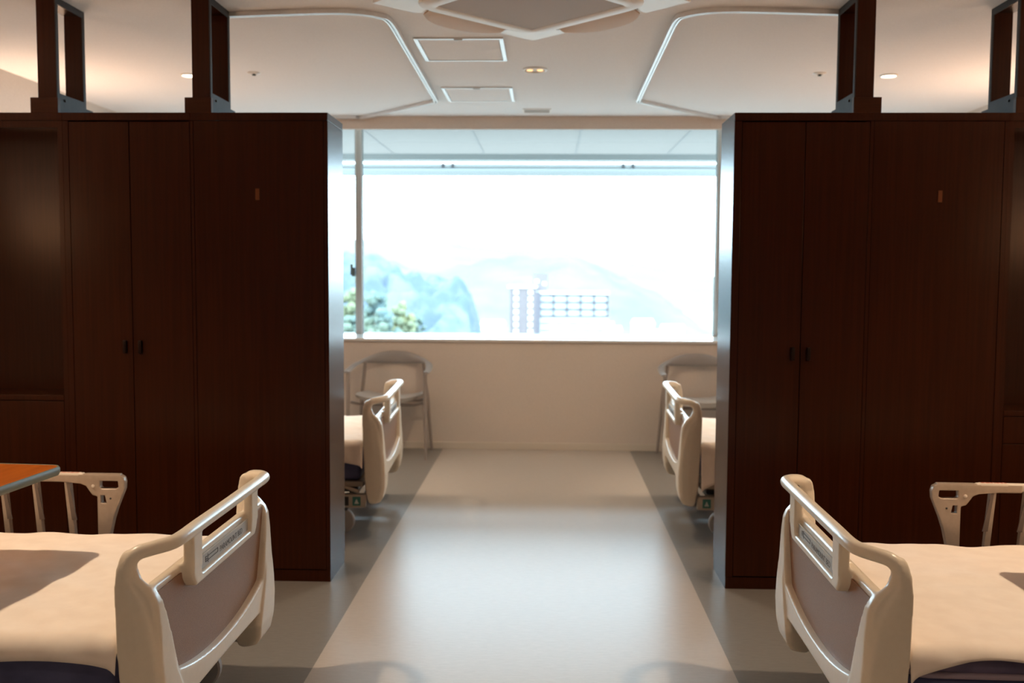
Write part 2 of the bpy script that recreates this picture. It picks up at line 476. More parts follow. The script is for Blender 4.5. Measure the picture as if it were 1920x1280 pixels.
def blank(label, x0, x1, px):
    """unit that faces the window side: plain panel to this side, two doors to the other"""
    t, off = unit('storage_cabinet', label, 'cabinet', x0, x1)
    f = NB(); box(f, x0, x0 + .018, YF + FT, YF + DEP - FT, .056, HT - .036); box(f, x1 - .018, x1, YF, YF + DEP, .056, HT - .036)
    box(f, x0, x0 + .012, YF, YF + FT, .056, HT - .036, .001)
    put('carcass', f, M['wood'], t, off)
    top_and_plinth(t, off, x0, x1)
    f = NB(); box(f, x0 + .014, x1 - .020, YF + .001, YF + FT, .058, HT - .036, .001); p = put('back_panel', f, M['wood'], t, off)
    f = NB(); box(f, px - .009, px + .009, YF - .003, YF + .0008, 1.722, 1.772, .001); q = put('cover_plate', f, M['wood_plate'], p, off)
    q['label'] = 'small lighter brown plate'
    xm = (x0 + x1) / 2
    for a, c in ((x0 + .02, xm - .002), (xm + .002, x1 - .02)):
        f = NB(); box(f, a, c, YF + DEP - FT, YF + DEP - .001, .060, HT - .040, .0012); put('door', f, M['wood'], t, off)
    return t

def niche(label, x0, x1, xa, xb, zs, drawer):
    t, off = unit('open_shelf_cabinet', label, 'shelf unit', x0, x1)
    f = NB(); shell(f, x0, x1, False); stiles(f, x0, x1, xa, xb, 0, 0)
    put('carcass', f, M['wood'], t, off)
    top_and_plinth(t, off, x0, x1)
    f = NB(); box(f, x0 + .018, x1 - .018, YF + .246, YF + .262, .06, HT - .033); put('back_panel', f, M['wood'], t, off)
    f = NB(); box(f, xa, xb, YF + .001, YF + FT, HT - .066, HT - .036, .001); put('top_rail', f, M['wood'], t, off)
    f = NB(); box(f, xa + .001, xb - .001, YF - .001, YF + .246, zs - .024, zs, .0015); put('shelf', f, M['wood'], t, off)
    if drawer:
        f = NB(); box(f, xa + .003, xb - .003, YF + .001, YF + FT, zs - .145, zs - .028, .001); put('drawer', f, M['wood'], t, off)
        zt = zs - .149
    else:
        zt = zs - .028
    xm = (xa + xb) / 2
    for a, c in ((xa + .003, xm - .002), (xm + .002, xb - .003)):
        f = NB(); box(f, a, c, YF + .002, YF + FT, .060, zt, .001); put('door', f, M['wood'], t, off)
    return t

blank('plain dark brown cabinet end at the left of the aisle, shiny side facing the aisle', -1.581, -0.969, -1.284)
wardrobe('dark brown two door wardrobe in the left partition', -2.157, -1.581, -2.131, -1.857, -1.583, 1.036)
niche('dark brown open niche unit at the far left of the left partition', XL + .012, -2.157, XL + .04, -2.179, 0.842, False)
wardrobe('dark brown two door wardrobe at the right edge of the aisle', 0.808, 1.394, 0.841, 1.115, 1.391, 1.030)
blank('plain dark brown cabinet behind the near right bed, next to the wardrobe doors', 1.394, 1.980, 1.696)
niche('dark brown open niche unit at the far right edge of the right partition', 1.980, XR - .012, 2.003, XR - .04, 0.818, True)

def brace(label, xi, w, s):
    """post frame between wardrobe top and ceiling; xi = x of its aisle-side face, s = +1 when the aisle lies towards +x"""
    t = thing('ceiling_brace', label, 'brace', (xi, YF + DEP / 2, HT), 0, 'dark post frames on the wardrobes')
    y0, y1 = -DEP / 2 + .002, .116
    H = ZC - HT
    def bx(f, a, c, ya, yb, za, zb, bev=.001):
        xs = sorted((-s * a, -s * c)); box(f, xs[0], xs[1], ya, yb, za, zb, bev)
    f = NB(); bx(f, .005, w, y0, y0 + .020, .066, H); obj('front_post', f, M['wood'], t)
    f = NB(); bx(f, .005, w, y1 - .020, y1, .0, H); obj('rear_post', f, M['wood'], t)
    f = NB(); bx(f, .005, w, y0 + .020, y1 - .020, H - .022, H); obj('top_board', f, M['wood'], t)
    f = NB(); bx(f, -.002, w + .034, y0 - .004, y0 + .022, 0, .066); obj('base_block', f, M['wood_h'], t)
    f = NB()
    bx(f, 0, .005, y0 + .022, y1 + .0, 0, .088, .0008)
    bx(f, 0, .005, y1, y1 + .066, 0, .060, .0008)
    bx(f, 0, .005, y0, y0 + .022, .066, H - .03, .0008); bx(f, 0, .005, y1 - .022, y1, .088, H - .03, .0008); bx(f, 0, .005, y0, y1, H - .03, H, .0008)
    st = obj('steel_bracket', f, M['steel_dark'], t)
    for yy, zz in ((y0 + .065, .062), (y1 + .030, .034)):
        f = NB(); lathe(f, [(.006, 0), (.006, .003), (.0035, .006)], 12)
        bmesh.ops.rotate(f, cent=(0, 0, 0), matrix=Matrix.Rotation(s * PI / 2, 3, 'Y'), verts=f.verts)
        bmesh.ops.translate(f, vec=(0, yy, zz), verts=f.verts)
        obj('bolt', f, M['black'], st)
    return t
brace('dark brown ceiling post frame over the left partition, leftmost one', -2.175, .088, 1)
brace('dark brown ceiling post frame over the left partition, nearer the aisle', -1.487, .083, 1)
brace('dark brown ceiling post frame over the right partition, nearer the aisle', 1.317, .083, -1)
brace('dark brown ceiling post frame at the right edge, cut by the picture', 2.004, .088, -1)

# ---------------------------------------------------------------- beds
def fb_rail_path():
    P = [(-.075, -.468, .655), (-.072, -.466, .692), (-.055, -.457, .717), (-.022, -.434, .725), (.008, -.397, .728), (.018, -.345, .731), (.020, -.25, .733), (.021, 0, .733)]
    P = P + [(x, -y, z) for x, y, z in reversed(P[:-1])]
    return spline(P, 6)

def make_footboard():
    bm = NB()
    tube(bm, fb_rail_path(), .0185, 14)
    YZ = lambda u, v, d: Vector((d, u, v))
    for s in (-1, 1):
        # post, lofted upwards: (z, x back, x front, y outer, y inner)
        secs = [(.168, -.060, -.030, .470, .352), (.176, -.070, -.010, .476, .345), (.20, -.077, .006, .481, .338), (.25, -.085, .016, .486, .316), (.32, -.090, .020, .487, .330), (.40, -.092, .016, .487, .378),
                (.48, -.098, .008, .487, .402), (.55, -.100, -.004, .486, .424), (.60, -.101, -.018, .485, .440), (.64, -.101, -.044, .484, .450), (.68, -.098, -.055, .482, .452), (.712, -.090, -.045, .474, .444), (.725, -.082, -.048, .468, .446)]
        rings = []
        for z, xb, xf, yo, yi in secs:
            rings.append([(xb, s * yo, z), ((xb + xf) / 2, s * (yo + .002), z), (xf - .016, s * yo, z), (xf, s * (yo - .014), z), (xf, s * (yi + .008), z), (xf - .014, s * yi, z), (xb, s * yi, z)])
        loft(bm, rings)
        # rim along the panel side
        rr = []
        for z, yi, xf in ((.30, .30, .012), (.345, .33, .012), (.40, .366, .012), (.45, .385, .011), (.54, .415, .007), (.595, .435, .002), (.617, .442, -.007), (.637, .449, -.024), (.657, .452, -.044), (.690, .452, -.055)):
            rr.append([(-.075, s * yi, z), (xf, s * yi, z), (xf, s * .470, z), (xf - .012, s * .479, z), (-.075, s * .479, z)])
        loft(bm, rr)
    # lower beam: arch below, bowed panel edge above
    n = 16
    up = [(-.372 + .744 * k / n, .345 + .050 * abs(-1 + 2 * k / n) ** 2.2) for k in range(n + 1)]
    dn = [(.34 - .68 * k / n, .290 + .004 * (1 - abs(-1 + 2 * k / n) ** 4)) for k in range(n + 1)]
    prism(bm, up + dn, YZ, -.072, .012)
    # ledge on top of the panel and backing
    tube(bm, [(-.027, -.462, .624), (-.027, .462, .624)], .0135, 12)
    box(bm, -.040, -.016, -.455, .455, .59, .624)
    prism(bm, [(-.45, .63), (-.36, .40), (-.28, .34), (.28, .34), (.36, .40), (.45, .63)], YZ, -.048, -.028)
    # logo box: uprights, lower bar, lip
    for s in (-1, 1):
        a, c = sorted((s * .215, s * .283))
        prism(bm, [(s * .215, .575), (s * .245, .575), (s * .268, .584), (s * .281, .604), (s * .284, .63), (s * .284, .640), (s * .215, .640)], YZ, -.036, .020)
        prism(bm, [(s * .215, .62), (s * .284, .62), (s * .284, .728), (s * .215, .728)], YZ, -.008, .022)
    box(bm, -.03, .020, -.26, .26, .573, .596)
    box(bm, -.030, .002, -.225, .225, .58, .640)
    tube(bm, [(-.013, -.225, .640), (-.013, .225, .640)], .0150, 12)
    me = bpy.data.meshes.new('footboard'); bmesh.ops.recalc_face_normals(bm, faces=bm.faces); bm.to_mesh(me); bm.free()
    o = link('footboard', me, M['cream'])
    r = o.modifiers.new('r', 'REMESH'); r.mode = 'VOXEL'; r.voxel_size = .0042; r.use_smooth_shade = True
    s = o.modifiers.new('s', 'SMOOTH'); s.factor = .5; s.iterations = 7
    baked(o)
    shade(o.data, 80)
    return o

def fb_panel():
    bm = NB(); n = 14
    P = [(-.455, .617), (.455, .617), (.445, .60), (.422, .53), (.395, .45), (.378, .405), (.36, .385)]
    P += [(.34 - .68 * k / n, .338 + .040 * abs(-1 + 2 * k / n) ** 2.2) for k in range(n + 1)]
    P += [(-.36, .385), (-.378, .405), (-.395, .45), (-.422, .53), (-.445, .60)]
    prism(bm, P, lambda u, v, d: Vector((d, u, v)), -.034, -.0105)
    return bm

def text_mesh(s, size):
    cu = bpy.data.curves.new('lettering', 'FONT'); cu.body = s; cu.size = size; cu.extrude = .0004; cu.align_x = 'LEFT'
    o = bpy.data.objects.new('lettering', cu); C.objects.link(o)
    dg = bpy.context.evaluated_depsgraph_get(); me = bpy.data.meshes.new_from_object(o.evaluated_get(dg))
    bpy.data.objects.remove(o); return me

def fb_plate():
    bm = NB()
    prism(bm, [(-.213, .598), (.213, .598), (.213, .634), (-.213, .634)], lambda u, v, d: Vector((d, u, v)), -.002, .0095)
    return bm

LETTER = text_mesh('PARAMOUNT BED', .030)
def lettering():
    bm = NB(); bm.from_mesh(LETTER)
    w = max(v.co.x for v in bm.verts)
    k = .205 / w
    # text plane x->+y, y->+z, facing +x
    for v in bm.verts:
        x, y, z = v.co
        v.co = Vector((.0098 + z * .5, -.048 + x * k, .6045 + y * .80))
    def bar(u0, v0, u1, v1, th=.0022):
        a = Vector((u0, v0)); c = Vector((u1, v1)); d = (c - a).normalized(); p = Vector((-d.y, d.x)) * th / 2
        prism(bm, [tuple(a + p), tuple(a - p), tuple(c - p), tuple(c + p)], lambda u, v, dd: Vector((dd, u, v)), .0090, .0104)
    # bed shaped emblem in front of the word
    bar(-.150, .6215, -.064, .6215); bar(-.150, .6105, -.064, .6105); bar(-.064, .6095, -.064, .6225)
    bar(-.145, .6035, -.145, .628); bar(-.163, .6095, -.163, .6235); bar(-.163, .6160, -.145, .6160)
    bar(-.163, .6235, -.150, .6215); bar(-.163, .6095, -.150, .6105)
    return bm

def mattress_bm(z0, z1, b=.03):
    bm = NB(); box(bm, -2.06, -.118, -.430, .430, z0, z1, b, 4); return bm

def make_topper(t, mats):
    f = NB(); box(f, -2.06, -.122, -.434, .434, .418, .468, .016, 4); obj('mattress_topper', f, mats, t, smooth=50)
    f = NB()
    pts = [(-2.04, -.435, .428), (-.16, -.435, .428), (-.130, -.428, .428), (-.121, -.41, .428), (-.121, .41, .428), (-.130, .428, .428), (-.16, .435, .428), (-2.04, .435, .428)]
    tube(f, pts, .0085, 8); obj('piping', f, M['piping'], t, smooth=60)

def side_rail_end_outline():
    return [(-.86, .684), (-.575, .684), (-.560, .676), (-.555, .660), (-.557, .634), (-.585, .565), (-.600, .520), (-.611, .472), (-.622, .30), (-.664, .30), (-.655, .472), (-.655, .606),
            (-.672, .611), (-.682, .624), (-.695, .643), (-.715, .651), (-.77, .656), (-.86, .657)]

def holes_ring(bm, pts_out, d0, d1, fn, holes):
    """prism with rectangular holes, by boolean-free strip filling: uses triangle_fill on the outline plus hole loops"""
    def loop(P):
        vs = [bm.verts.new(fn(u, v, d0)) for u, v in P]
        return vs, [bm.edges.new((vs[i], vs[(i + 1) % len(vs)])) for i in range(len(vs))]
    vs0, es = loop(pts_out); allv = list(vs0)
    for h in holes:
        v, e = loop(h); es += e; allv += v
    g = bmesh.ops.triangle_fill(bm, edges=es, use_beauty=True)
    fs = [f for f in g['geom'] if isinstance(f, bmesh.types.BMFace)]
    ex = bmesh.ops.extrude_face_region(bm, geom=fs)
    nv = [v for v in ex['geom'] if isinstance(v, bmesh.types.BMVert)]
    dv = fn(0, 0, d1) - fn(0, 0, d0)
    bmesh.ops.translate(bm, vec=dv, verts=nv)

def add_side_rail(t, sy, dx):
    """sy: side of the bed in local y"""
    yc = sy * .610
    XZ = lambda u, v, d: Vector((u, d, v))
    bm = NB()
    holes_ring(bm, side_rail_end_outline(), yc - .014, yc + .014, XZ,
               [[(-.645, .662), (-.580, .662), (-.578, .640), (-.588, .634), (-.640, .634), (-.646, .640)],
                [(-.642, .610), (-.628, .610), (-.622, .582), (-.642, .582)]])
    root = obj('side_rail', bm, M['rail'], t)
    root.modifiers.new('b', 'BEVEL').width = .0035
    root.modifiers['b'].limit_method = 'ANGLE'; root.modifiers['b'].segments = 2
    baked(root); shade(root.data, 40)
    f = NB(); box(f, -.705, -.572, yc - .012, yc + .012, .678, .6865, .003); obj('grip_cover', f, M['rail'], root, smooth=40)
    f = NB(); box(f, -1.55, -.705, yc - .013, yc + .013, .660, .688, .006, 3); obj('top_bar', f, M['rail_lt'], root, smooth=40)
    f = NB(); box(f, -1.55, -.62, yc - .011, yc + .011, .30, .325, .004); obj('lower_bar', f, M['rail'], root, smooth=40)
    f = NB(); box(f, -.815, -.716, yc - .0138, yc + .0138, .668, .6888, .005, 2); lb = obj('instruction_label', f, M['rail_lt'], root, smooth=40)
    f = NB()
    rr = random.Random(3)
    x = -.81
    while x < -.725:
        l = rr.uniform(.005, .014); box(f, x, x + l, yc - .006, yc + .004, .6886, .6893); x += l + rr.uniform(.002, .005)
    obj('label_print', f, M['red'], lb)
    for k in range(7):
        xt = -.765 - k * .117; xb = xt + .028
        f = NB()
        loft(f, [[(xt - .010, yc - .010, .668), (xt + .010, yc - .010, .668), (xt + .010, yc + .010, .668), (xt - .010, yc + .010, .668)],
                 [(xb - .009, yc - .010, .31), (xb + .009, yc - .010, .31), (xb + .009, yc + .010, .31), (xb - .009, yc + .010, .31)]])
        p = obj('slat', f, M['rail'], root)
        f = NB()
        d = 1 if sy > 0 else -1
        xo = .0035
        loft(f, [[(xt - .001 , yc - d * .0112, .655), (xt + .0085, yc - d * .0112, .655), (xt + .0085, yc - d * .008, .655), (xt - .001, yc - d * .008, .655)],
                 [(xb - .012 , yc - d * .0112, .52), (xb + .0 + .006, yc - d * .0112, .52), (xb + .006, yc - d * .008, .52), (xb - .012, yc - d * .008, .52)]])
        bmesh.ops.translate(f, vec=(0, 0, 0), verts=f.verts)
        obj('slat_channel', f, M['rail_dk'], p)
        if d > 0:
            pass
    f = NB(); lathe(f, [(.006, 0), (.006, .003), (.003, .004)], 12)
    bmesh.ops.rotate(f, cent=(0, 0, 0), matrix=Matrix.Rotation(sy * PI / 2, 3, 'X'), verts=f.verts)
    bmesh.ops.translate(f, vec=(-.668, yc - sy * .0135, .644), verts=f.verts)
    obj('screw', f, M['rail_lt'], root)
    f = NB(); lathe(f, [(.0035, 0), (.0035, .002), (.002, .003)], 12)
    bmesh.ops.rotate(f, cent=(0, 0, 0), matrix=Matrix.Rotation(sy * PI / 2, 3, 'X'), verts=f.verts)
    bmesh.ops.translate(f, vec=(-.606, yc - sy * .0135, .600), verts=f.verts)
    obj('lock_button', f, M['dark_mech'], root)
    root.location.x = dx

FB = make_footboard()
FB_ME = FB.data; bpy.data.objects.remove(FB)
PANEL_ME = LET_ME = PLATE_ME = None

def make_bed(label, loc, rotz, rail, mats, dz=0.0):
    global PANEL_ME, LET_ME, PLATE_ME
    t = thing('hospital_bed', label, 'bed', loc, rotz, 'hospital beds along the aisle')
    fb = link('footboard', FB_ME, None, t)
    if PANEL_ME is None:
        p = obj('footboard_panel', fb_panel(), M['mauve'], fb); PANEL_ME = p.data
        q = obj('name_plate', fb_plate(), M['plate'], fb); PLATE_ME = q.data
        l = obj('lettering', lettering(), M['print'], fb); LET_ME = l.data
    else:
        p = link('footboard_panel', PANEL_ME, None, fb); q = link('name_plate', PLATE_ME, None, fb); l = link('lettering', LET_ME, None, fb)
    p['label'] = 'mauve brown panel'; l['label'] = 'grey printed lettering'
    # head board
    f = NB(); box(f, -2.19, -2.13, -.46, .46, .25, .80, .02, 3); obj('headboard', f, M['cream'], t, smooth=40)
    # mattress: lower navy block, upper layer
    two = mats is M['matt_p']
    f = mattress_bm(.285, .424 if two else .463); obj('mattress', f, M['matt_b'], t, smooth=50)
    if two: make_topper(t, mats)
    # base
    f = NB(); box(f, -2.10, -.10, -.44, .44, .255, .285, .006); obj('mattress_platform', f, M['bed_metal'], t)
    for s in (-1, 1):
        f = NB(); box(f, -2.10, -.085, s * .455 - .02, s * .455 + .02, .150, .222, .005); bm_ = obj('base_beam', f, M['bed_metal'], t, smooth=40)
        yo = s * .4755
        f = NB(); ys = sorted((yo, yo + s * .0012)); box(f, -.155, -.112, ys[0], ys[1], .162, .210); lb = obj('pedal_label', f, M['teal'], bm_); lb['label'] = 'small teal square label'
        f = NB(); ys = sorted((yo + s * .0012, yo + s * .0018)); prism(f, [(-.1335, .199), (-.146, .172), (-.121, .172)], lambda u, v, d: Vector((u, d, v)), ys[0], ys[1])
        f2 = obj('label_mark', f, M['lab_white'], bm_)
        f = NB(); ys = sorted((yo, yo + s * .0012)); box(f, -.214, -.176, ys[0], ys[1], .162, .210); obj('dark_label', f, M['dark_mech'], bm_)
    for x in (-.17, -1.95):
        f = NB(); box(f, x - .03, x + .03, -.436, .436, .155, .20, .005); obj('cross_beam', f, M['bed_metal'], t, smooth=40)
    f = NB(); box(f, -.62, -.14, -.38, .38, .215, .25, .01); tube(f, [(-.16, -.40, .262), (-.40, -.42, .225), (-.70, -.40, .245)], .012, 8); tube(f, [(-.16, .40, .262), (-.40, .42, .225), (-.70, .40, .245)], .012, 8)
    obj('lift_mechanism', f, M['dark_mech'], t, smooth=40)
    f = NB(); tube(f, [(-.125, -.462, .235), (-.20, -.468, .262), (-.36, -.468, .268)], .010, 8); obj('lift_arm', f, M['bed_metal'], t, smooth=50)
    for x in (-.20, -1.90):
        for y in (-.42, .42):
            f = NB(); lathe(f, [(.062, -.016), (.068, -.010), (.068, .010), (.062, .016)], 24)
            bmesh.ops.rotate(f, cent=(0, 0, 0), matrix=Matrix.Rotation(PI / 2, 3, 'X'), verts=f.verts)
            bmesh.ops.translate(f, vec=(x - .02, y, .068), verts=f.verts)
            c = obj('caster', f, M['wheel'], t, smooth=40)
            f = NB(); box(f, x - .030, x + .012, y - .026, y + .026, .125, .158, .006); obj('caster_fork', f, M['dark_mech'], c)
    if rail:
        add_side_rail(t, rail, .020 if rail < 0 else .006)
    return t

def make_quilt(label, loc, rotz, seed, top, over, droop, hem_amp, gather=0.0):
    """soft quilt lying on the mattress, overhanging its sides; local frame = that of the bed"""
    x0, x1 = -1.55, -.099
    W = .470
    nx, ny = 150, 96
    bm = NB()
    T = []; B = []
    sp = []
    L = W + over
    nz = lambda x, y, z=0: noise.noise(Vector((x, y, z + seed * 7.3)))
    for i in range(nx + 1):
        u = i / nx; x = x0 + (x1 - x0) * u
        rt = []; rb = []
        for j in range(ny + 1):
            v = -1 + 2 * j / ny
            s = v * L                      # arc length across
            a = abs(s); sg = 1 if s >= 0 else -1
            hem = 1 + hem_amp * nz(x * 3.1, sg * 5) + gather * max(0, (u - .80) / .2) ** 2
            if a < W - .03:
                y = a; z = top
                nrm = Vector((0, 0, 1))
            else:
                d = (a - (W - .03)) * hem
                r = .045
                ang = min(d / r, 1.32)
                y = (W - .03) + r * math.sin(ang); z = top - r * (1 - math.cos(ang))
                rest = max(0, d - r * 1.32)
                y += rest * .22 * (1 - droop * .5); z -= rest * .97
                nrm = Vector((0, sg * math.sin(ang), math.cos(ang)))
            # wrinkles
            wv = .007 * nz(x * 2.2, s * 2.2) + .0055 * nz(x * 6 + s * 3, s * 7, 3) + .0022 * nz(x * 15 + s * 9, s * 13, 6)
            side = max(0, (a - (W - .06)) / .1)
            wv += min(side, 1) * .010 * nz(x * 9, sg * 3 + s * 2, 9)
            edge = max(0, (u - .88) / .12)
            wv += edge * .006 * nz(x * 22, s * 9, 5)
            p = Vector((x, sg * y, z)) + nrm * wv
            # puffy rim: thin towards the borders
            e = min((1 - abs(v)) * L, (1 - u) * (x1 - x0), .05) / .05
            th = .034 * math.sqrt(max(0, 1 - (1 - e) ** 2)) + .001
            if u > .985:
                p.z -= .012 * ((u - .985) / .015) ** 2
            rt.append(bm.verts.new(p)); rb.append(bm.verts.new(p - nrm * th))
        T.append(rt); B.append(rb)
    for i in range(nx):
        for j in range(ny):
            bm.faces.new((T[i][j], T[i + 1][j], T[i + 1][j + 1], T[i][j + 1]))
            bm.faces.new((B[i][j], B[i][j + 1], B[i + 1][j + 1], B[i + 1][j]))
    for i in range(nx):
        bm.faces.new((T[i][0], B[i][0], B[i + 1][0], T[i + 1][0])); bm.faces.new((T[i][ny], T[i + 1][ny], B[i + 1][ny], B[i][ny]))
    for j in range(ny):
        bm.faces.new((T[0][j], T[0][j + 1], B[0][j + 1], B[0][j])); bm.faces.new((T[nx][j], B[nx][j], B[nx][j + 1], T[nx][j + 1]))
    o = obj('quilt', bm, M['quilt'], smooth=180)
    o.location = loc; o.rotation_euler = (0, 0, rotz)
    tag(o, label, 'quilt', 'white quilts on the beds')
    return o

LN, RN = (-0.937, 2.745, 0), (0.793, 2.790, 0)
RNR, RFR = PI - math.radians(1.3), PI - math.radians(1.6)
LF, RF = (-0.895, 5.57, 0), (0.742, 5.62, 0)
LFR = math.radians(2.7)
make_bed('cream hospital bed nearest on the left, name plate lettering readable on its footboard', LN, 0, 1, M['matt_b'])
make_bed('cream hospital bed nearest on the right, purple mattress cover under its quilt', RN, RNR, -1, M['matt_p'])
make_bed('cream hospital bed by the window on the left, partly behind the cabinet', LF, LFR, 0, M['matt_b'])
make_bed('cream hospital bed by the window on the right, partly behind the wardrobe', RF, RFR, 0, M['matt_b'])
make_quilt('white quilt on the near left bed with a table shadow across it', LN, 0, 1, .512, .046, .3, .35, .45)
make_quilt('white quilt on the near right bed with a ruffled hem over purple cover', RN, RNR, 2, .512, .046, .3, .75, .6)
make_quilt('white quilt glimpsed on the left bed by the window', LF, LFR, 3, .512, .10, .3, .5, .3)
make_quilt('white quilt glimpsed on the right bed by the window', RF, RFR, 4, .512, .150, .3, .5, .5)

# ---------------------------------------------------------------- overbed tables
def overbed_table(label, loc, rotz):
    t = thing('overbed_table', label, 'table', loc, rotz, 'overbed tables with oak tops')
    # local: +x towards the aisle edge, y along the top, far end at y=0
    P = []
    h = [(.20, 0), (-.20, 0), (-.20, -.86), (.20, -.86)]
    r = .035
    for (cx, cy, a0) in ((.20 - r, -r, 0), (-.20 + r, -r, PI / 2), (-.20 + r, -.86 + r, PI), (.20 - r, -.86 + r, 1.5 * PI)):
        for k in range(7):
            a = a0 + PI / 2 * k / 6
            P.append((cx + r * math.cos(a), cy + r * math.sin(a)))
    XY = lambda u, v, d: Vector((u, v, d))
    c = Vector((0, -.43))
    f = NB(); prism(f, [((u - c.x) * .965 + c.x, (v - c.y) * .985 + c.y) for u, v in P], XY, .786, .8012); obj('table_top', f, M['table'], t)
    f = NB()
    rg = []
    for k, z in ((.966, .8010), (.985, .8022), (1.0, .7965), (1.0, .784), (.985, .776), (.90, .776)):
        rg.append([((u - c.x) * k + c.x, (v - c.y) * (1 - (1 - k) * .46) + c.y, z) for u, v in P])
    loft(f, rg, cap=False); f.faces.new([v for v in f.verts[-28:]]) if False else None
    obj('table_edging', f, M['table_edge'], t, smooth=50)
    f = NB(); box(f, -.10, .10, -.78, -.30, .756, .777, .004); obj('support_plate', f, M['rail'], t)
    f = NB(); box(f, -.045, .045, -.775, -.715, .10, .758, .008); obj('column', f, M['rail'], t, smooth=40)
    f = NB(); box(f, -.26, -.21, -.80, -.05, .055, .085, .008); box(f, .21, .26, -.80, -.05, .055, .085, .008); box(f, -.26, .26, -.80, -.70, .055, .10, .008); obj('table_base', f, M['rail'], t, smooth=40)
    for x in (-.235, .235):
        for y in (-.76, -.09):
            f = NB(); lathe(f, [(.024, -.010), (.026, -.006), (.026, .006), (.024, .010)], 16)
            bmesh.ops.rotate(f, cent=(0, 0, 0), matrix=Matrix.Rotation(PI / 2, 3, 'X'), verts=f.verts)
            bmesh.ops.translate(f, vec=(x, y, .026), verts=f.verts)
            k = obj('table_caster', f, M['wheel'], t, smooth=40)
            f = NB(); box(f, x - .012, x + .012, y - .014, y + .014, .045, .058, .002); obj('caster_stem', f, M['dark_mech'], k)
    return t
overbed_table('overbed table with an orange oak top and grey edging at the left edge', (-1.69, 2.945, 0), math.radians(-4))
overbed_table('overbed table just outside the right edge, casting a shadow on the quilt', (1.635, 2.905, 0), math.radians(4))

# ---------------------------------------------------------------- chairs
def chair(label, loc, rotz):
    """local: faces -y; origin on the floor at the centre"""
    t = thing('armchair', label, 'chair', loc, rotz, 'grey armchairs under the window')
    # arm and back band
    P = spline([(-.300, -.235, .660), (-.302, -.12, .668), (-.295, .02, .685), (-.262, .13, .705), (-.190, .205, .722), (-.09, .240, .735), (0, .250, .738), (.09, .240, .735), (.190, .205, .722), (.262, .13, .705), (.295, .02, .685), (.302, -.12, .668), (.300, -.235, .660)], 6)
    bm = NB(); rings = []
    n = len(P)
    for i, p in enumerate(P):
        a = P[max(0, i - 1)]; c = P[min(n - 1, i + 1)]
        tg = (c - a).normalized(); s = Vector((tg.y, -tg.x, 0)).normalized()
        q = abs(2 * i / (n - 1) - 1)          # 0 at the middle of the back, 1 at the arm ends
        k = max(0, min(1, q / .58)); k = k ** 1.3; k = k * k * (3 - 2 * k)
        hh = .050 * (1 - k) + .0095 * k       # half height
        ww = .008 * (1 - k) + .026 * k        # half width
        if q > .97: ww *= .75
        rings.append([p + s * (ww * math.cos(2 * PI * m / 12)) + Vector((0, 0, hh * math.sin(2 * PI * m / 12))) for m in range(12)])
    loft(bm, rings); obj('arm_and_back_band', bm, M['chair'], t, smooth=60)
    # seat shell
    bm = NB(); nx, ny = 24, 20; T = []; Bt = []
    for i in range(nx + 1):
        u = -1 + 2 * i / nx; rt = []; rb = []
        for j in range(ny + 1):
            v = -1 + 2 * j / ny
            x = u * .258 * (1 - .10 * max(0, v) ** 2) * math.sqrt(1 - .14 * v * v); y = v * .225 * math.sqrt(1 - .14 * u * u)
            z = .442 + .030 * abs(u) ** 2.4 - .010 * v * (1 if v > 0 else .6)
            rt.append(bm.verts.new((x, y, z + .010))); rb.append(bm.verts.new((x * .96, y * .96, z - .012 - .018 * (1 - u * u))))
        T.append(rt); Bt.append(rb)
    for i in range(nx):
        for j in range(ny):
            bm.faces.new((T[i][j], T[i + 1][j], T[i + 1][j + 1], T[i][j + 1])); bm.faces.new((Bt[i][j], Bt[i][j + 1], Bt[i + 1][j + 1], Bt[i + 1][j]))
        bm.faces.new((T[i][0], Bt[i][0], Bt[i + 1][0], T[i + 1][0])); bm.faces.new((T[i][ny], T[i + 1][ny], Bt[i + 1][ny], Bt[i][ny]))
    for j in range(ny):
        bm.faces.new((T[0][j], T[0][j + 1], Bt[0][j + 1], Bt[0][j])); bm.faces.new((T[nx][j], Bt[nx][j], Bt[nx][j + 1], T[nx][j + 1]))
    obj('seat', bm, M['chair_seat'], t, smooth=60)
    f = NB()
    tube(f, [(-.285, -.16, .425), (-.20, -.15, .405), (.20, -.15, .405), (.285, -.16, .425)], .011, 10)
    tube(f, [(-.275, .13, .425), (-.20, .12, .405), (.20, .12, .405), (.275, .13, .425)], .011, 10)
    obj('seat_frame', f, M['chair_leg'], t, smooth=60)
    for s in (-1, 1):
        f = NB(); tube(f, [(s * .290, -.205, .662), (s * .292, -.215, .42), (s * .298, -.225, 0)], [.015, .016, .010], 12); obj('leg', f, M['chair_leg'], t, smooth=60)
        f = NB(); tube(f, [(s * .228, .150, .700), (s * .262, .175, .42), (s * .292, .215, 0)], [.013, .016, .010], 12); obj('leg', f, M['chair_leg'], t, smooth=60)
    return t
c0 = chair('grey armchair with thin legs under the left part of the window', (-1.198, 7.445, 0), 0)
dup(c0, (1.175, 7.42, 0), 0, 'grey armchair under the right part of the window, mostly hidden by the bed')

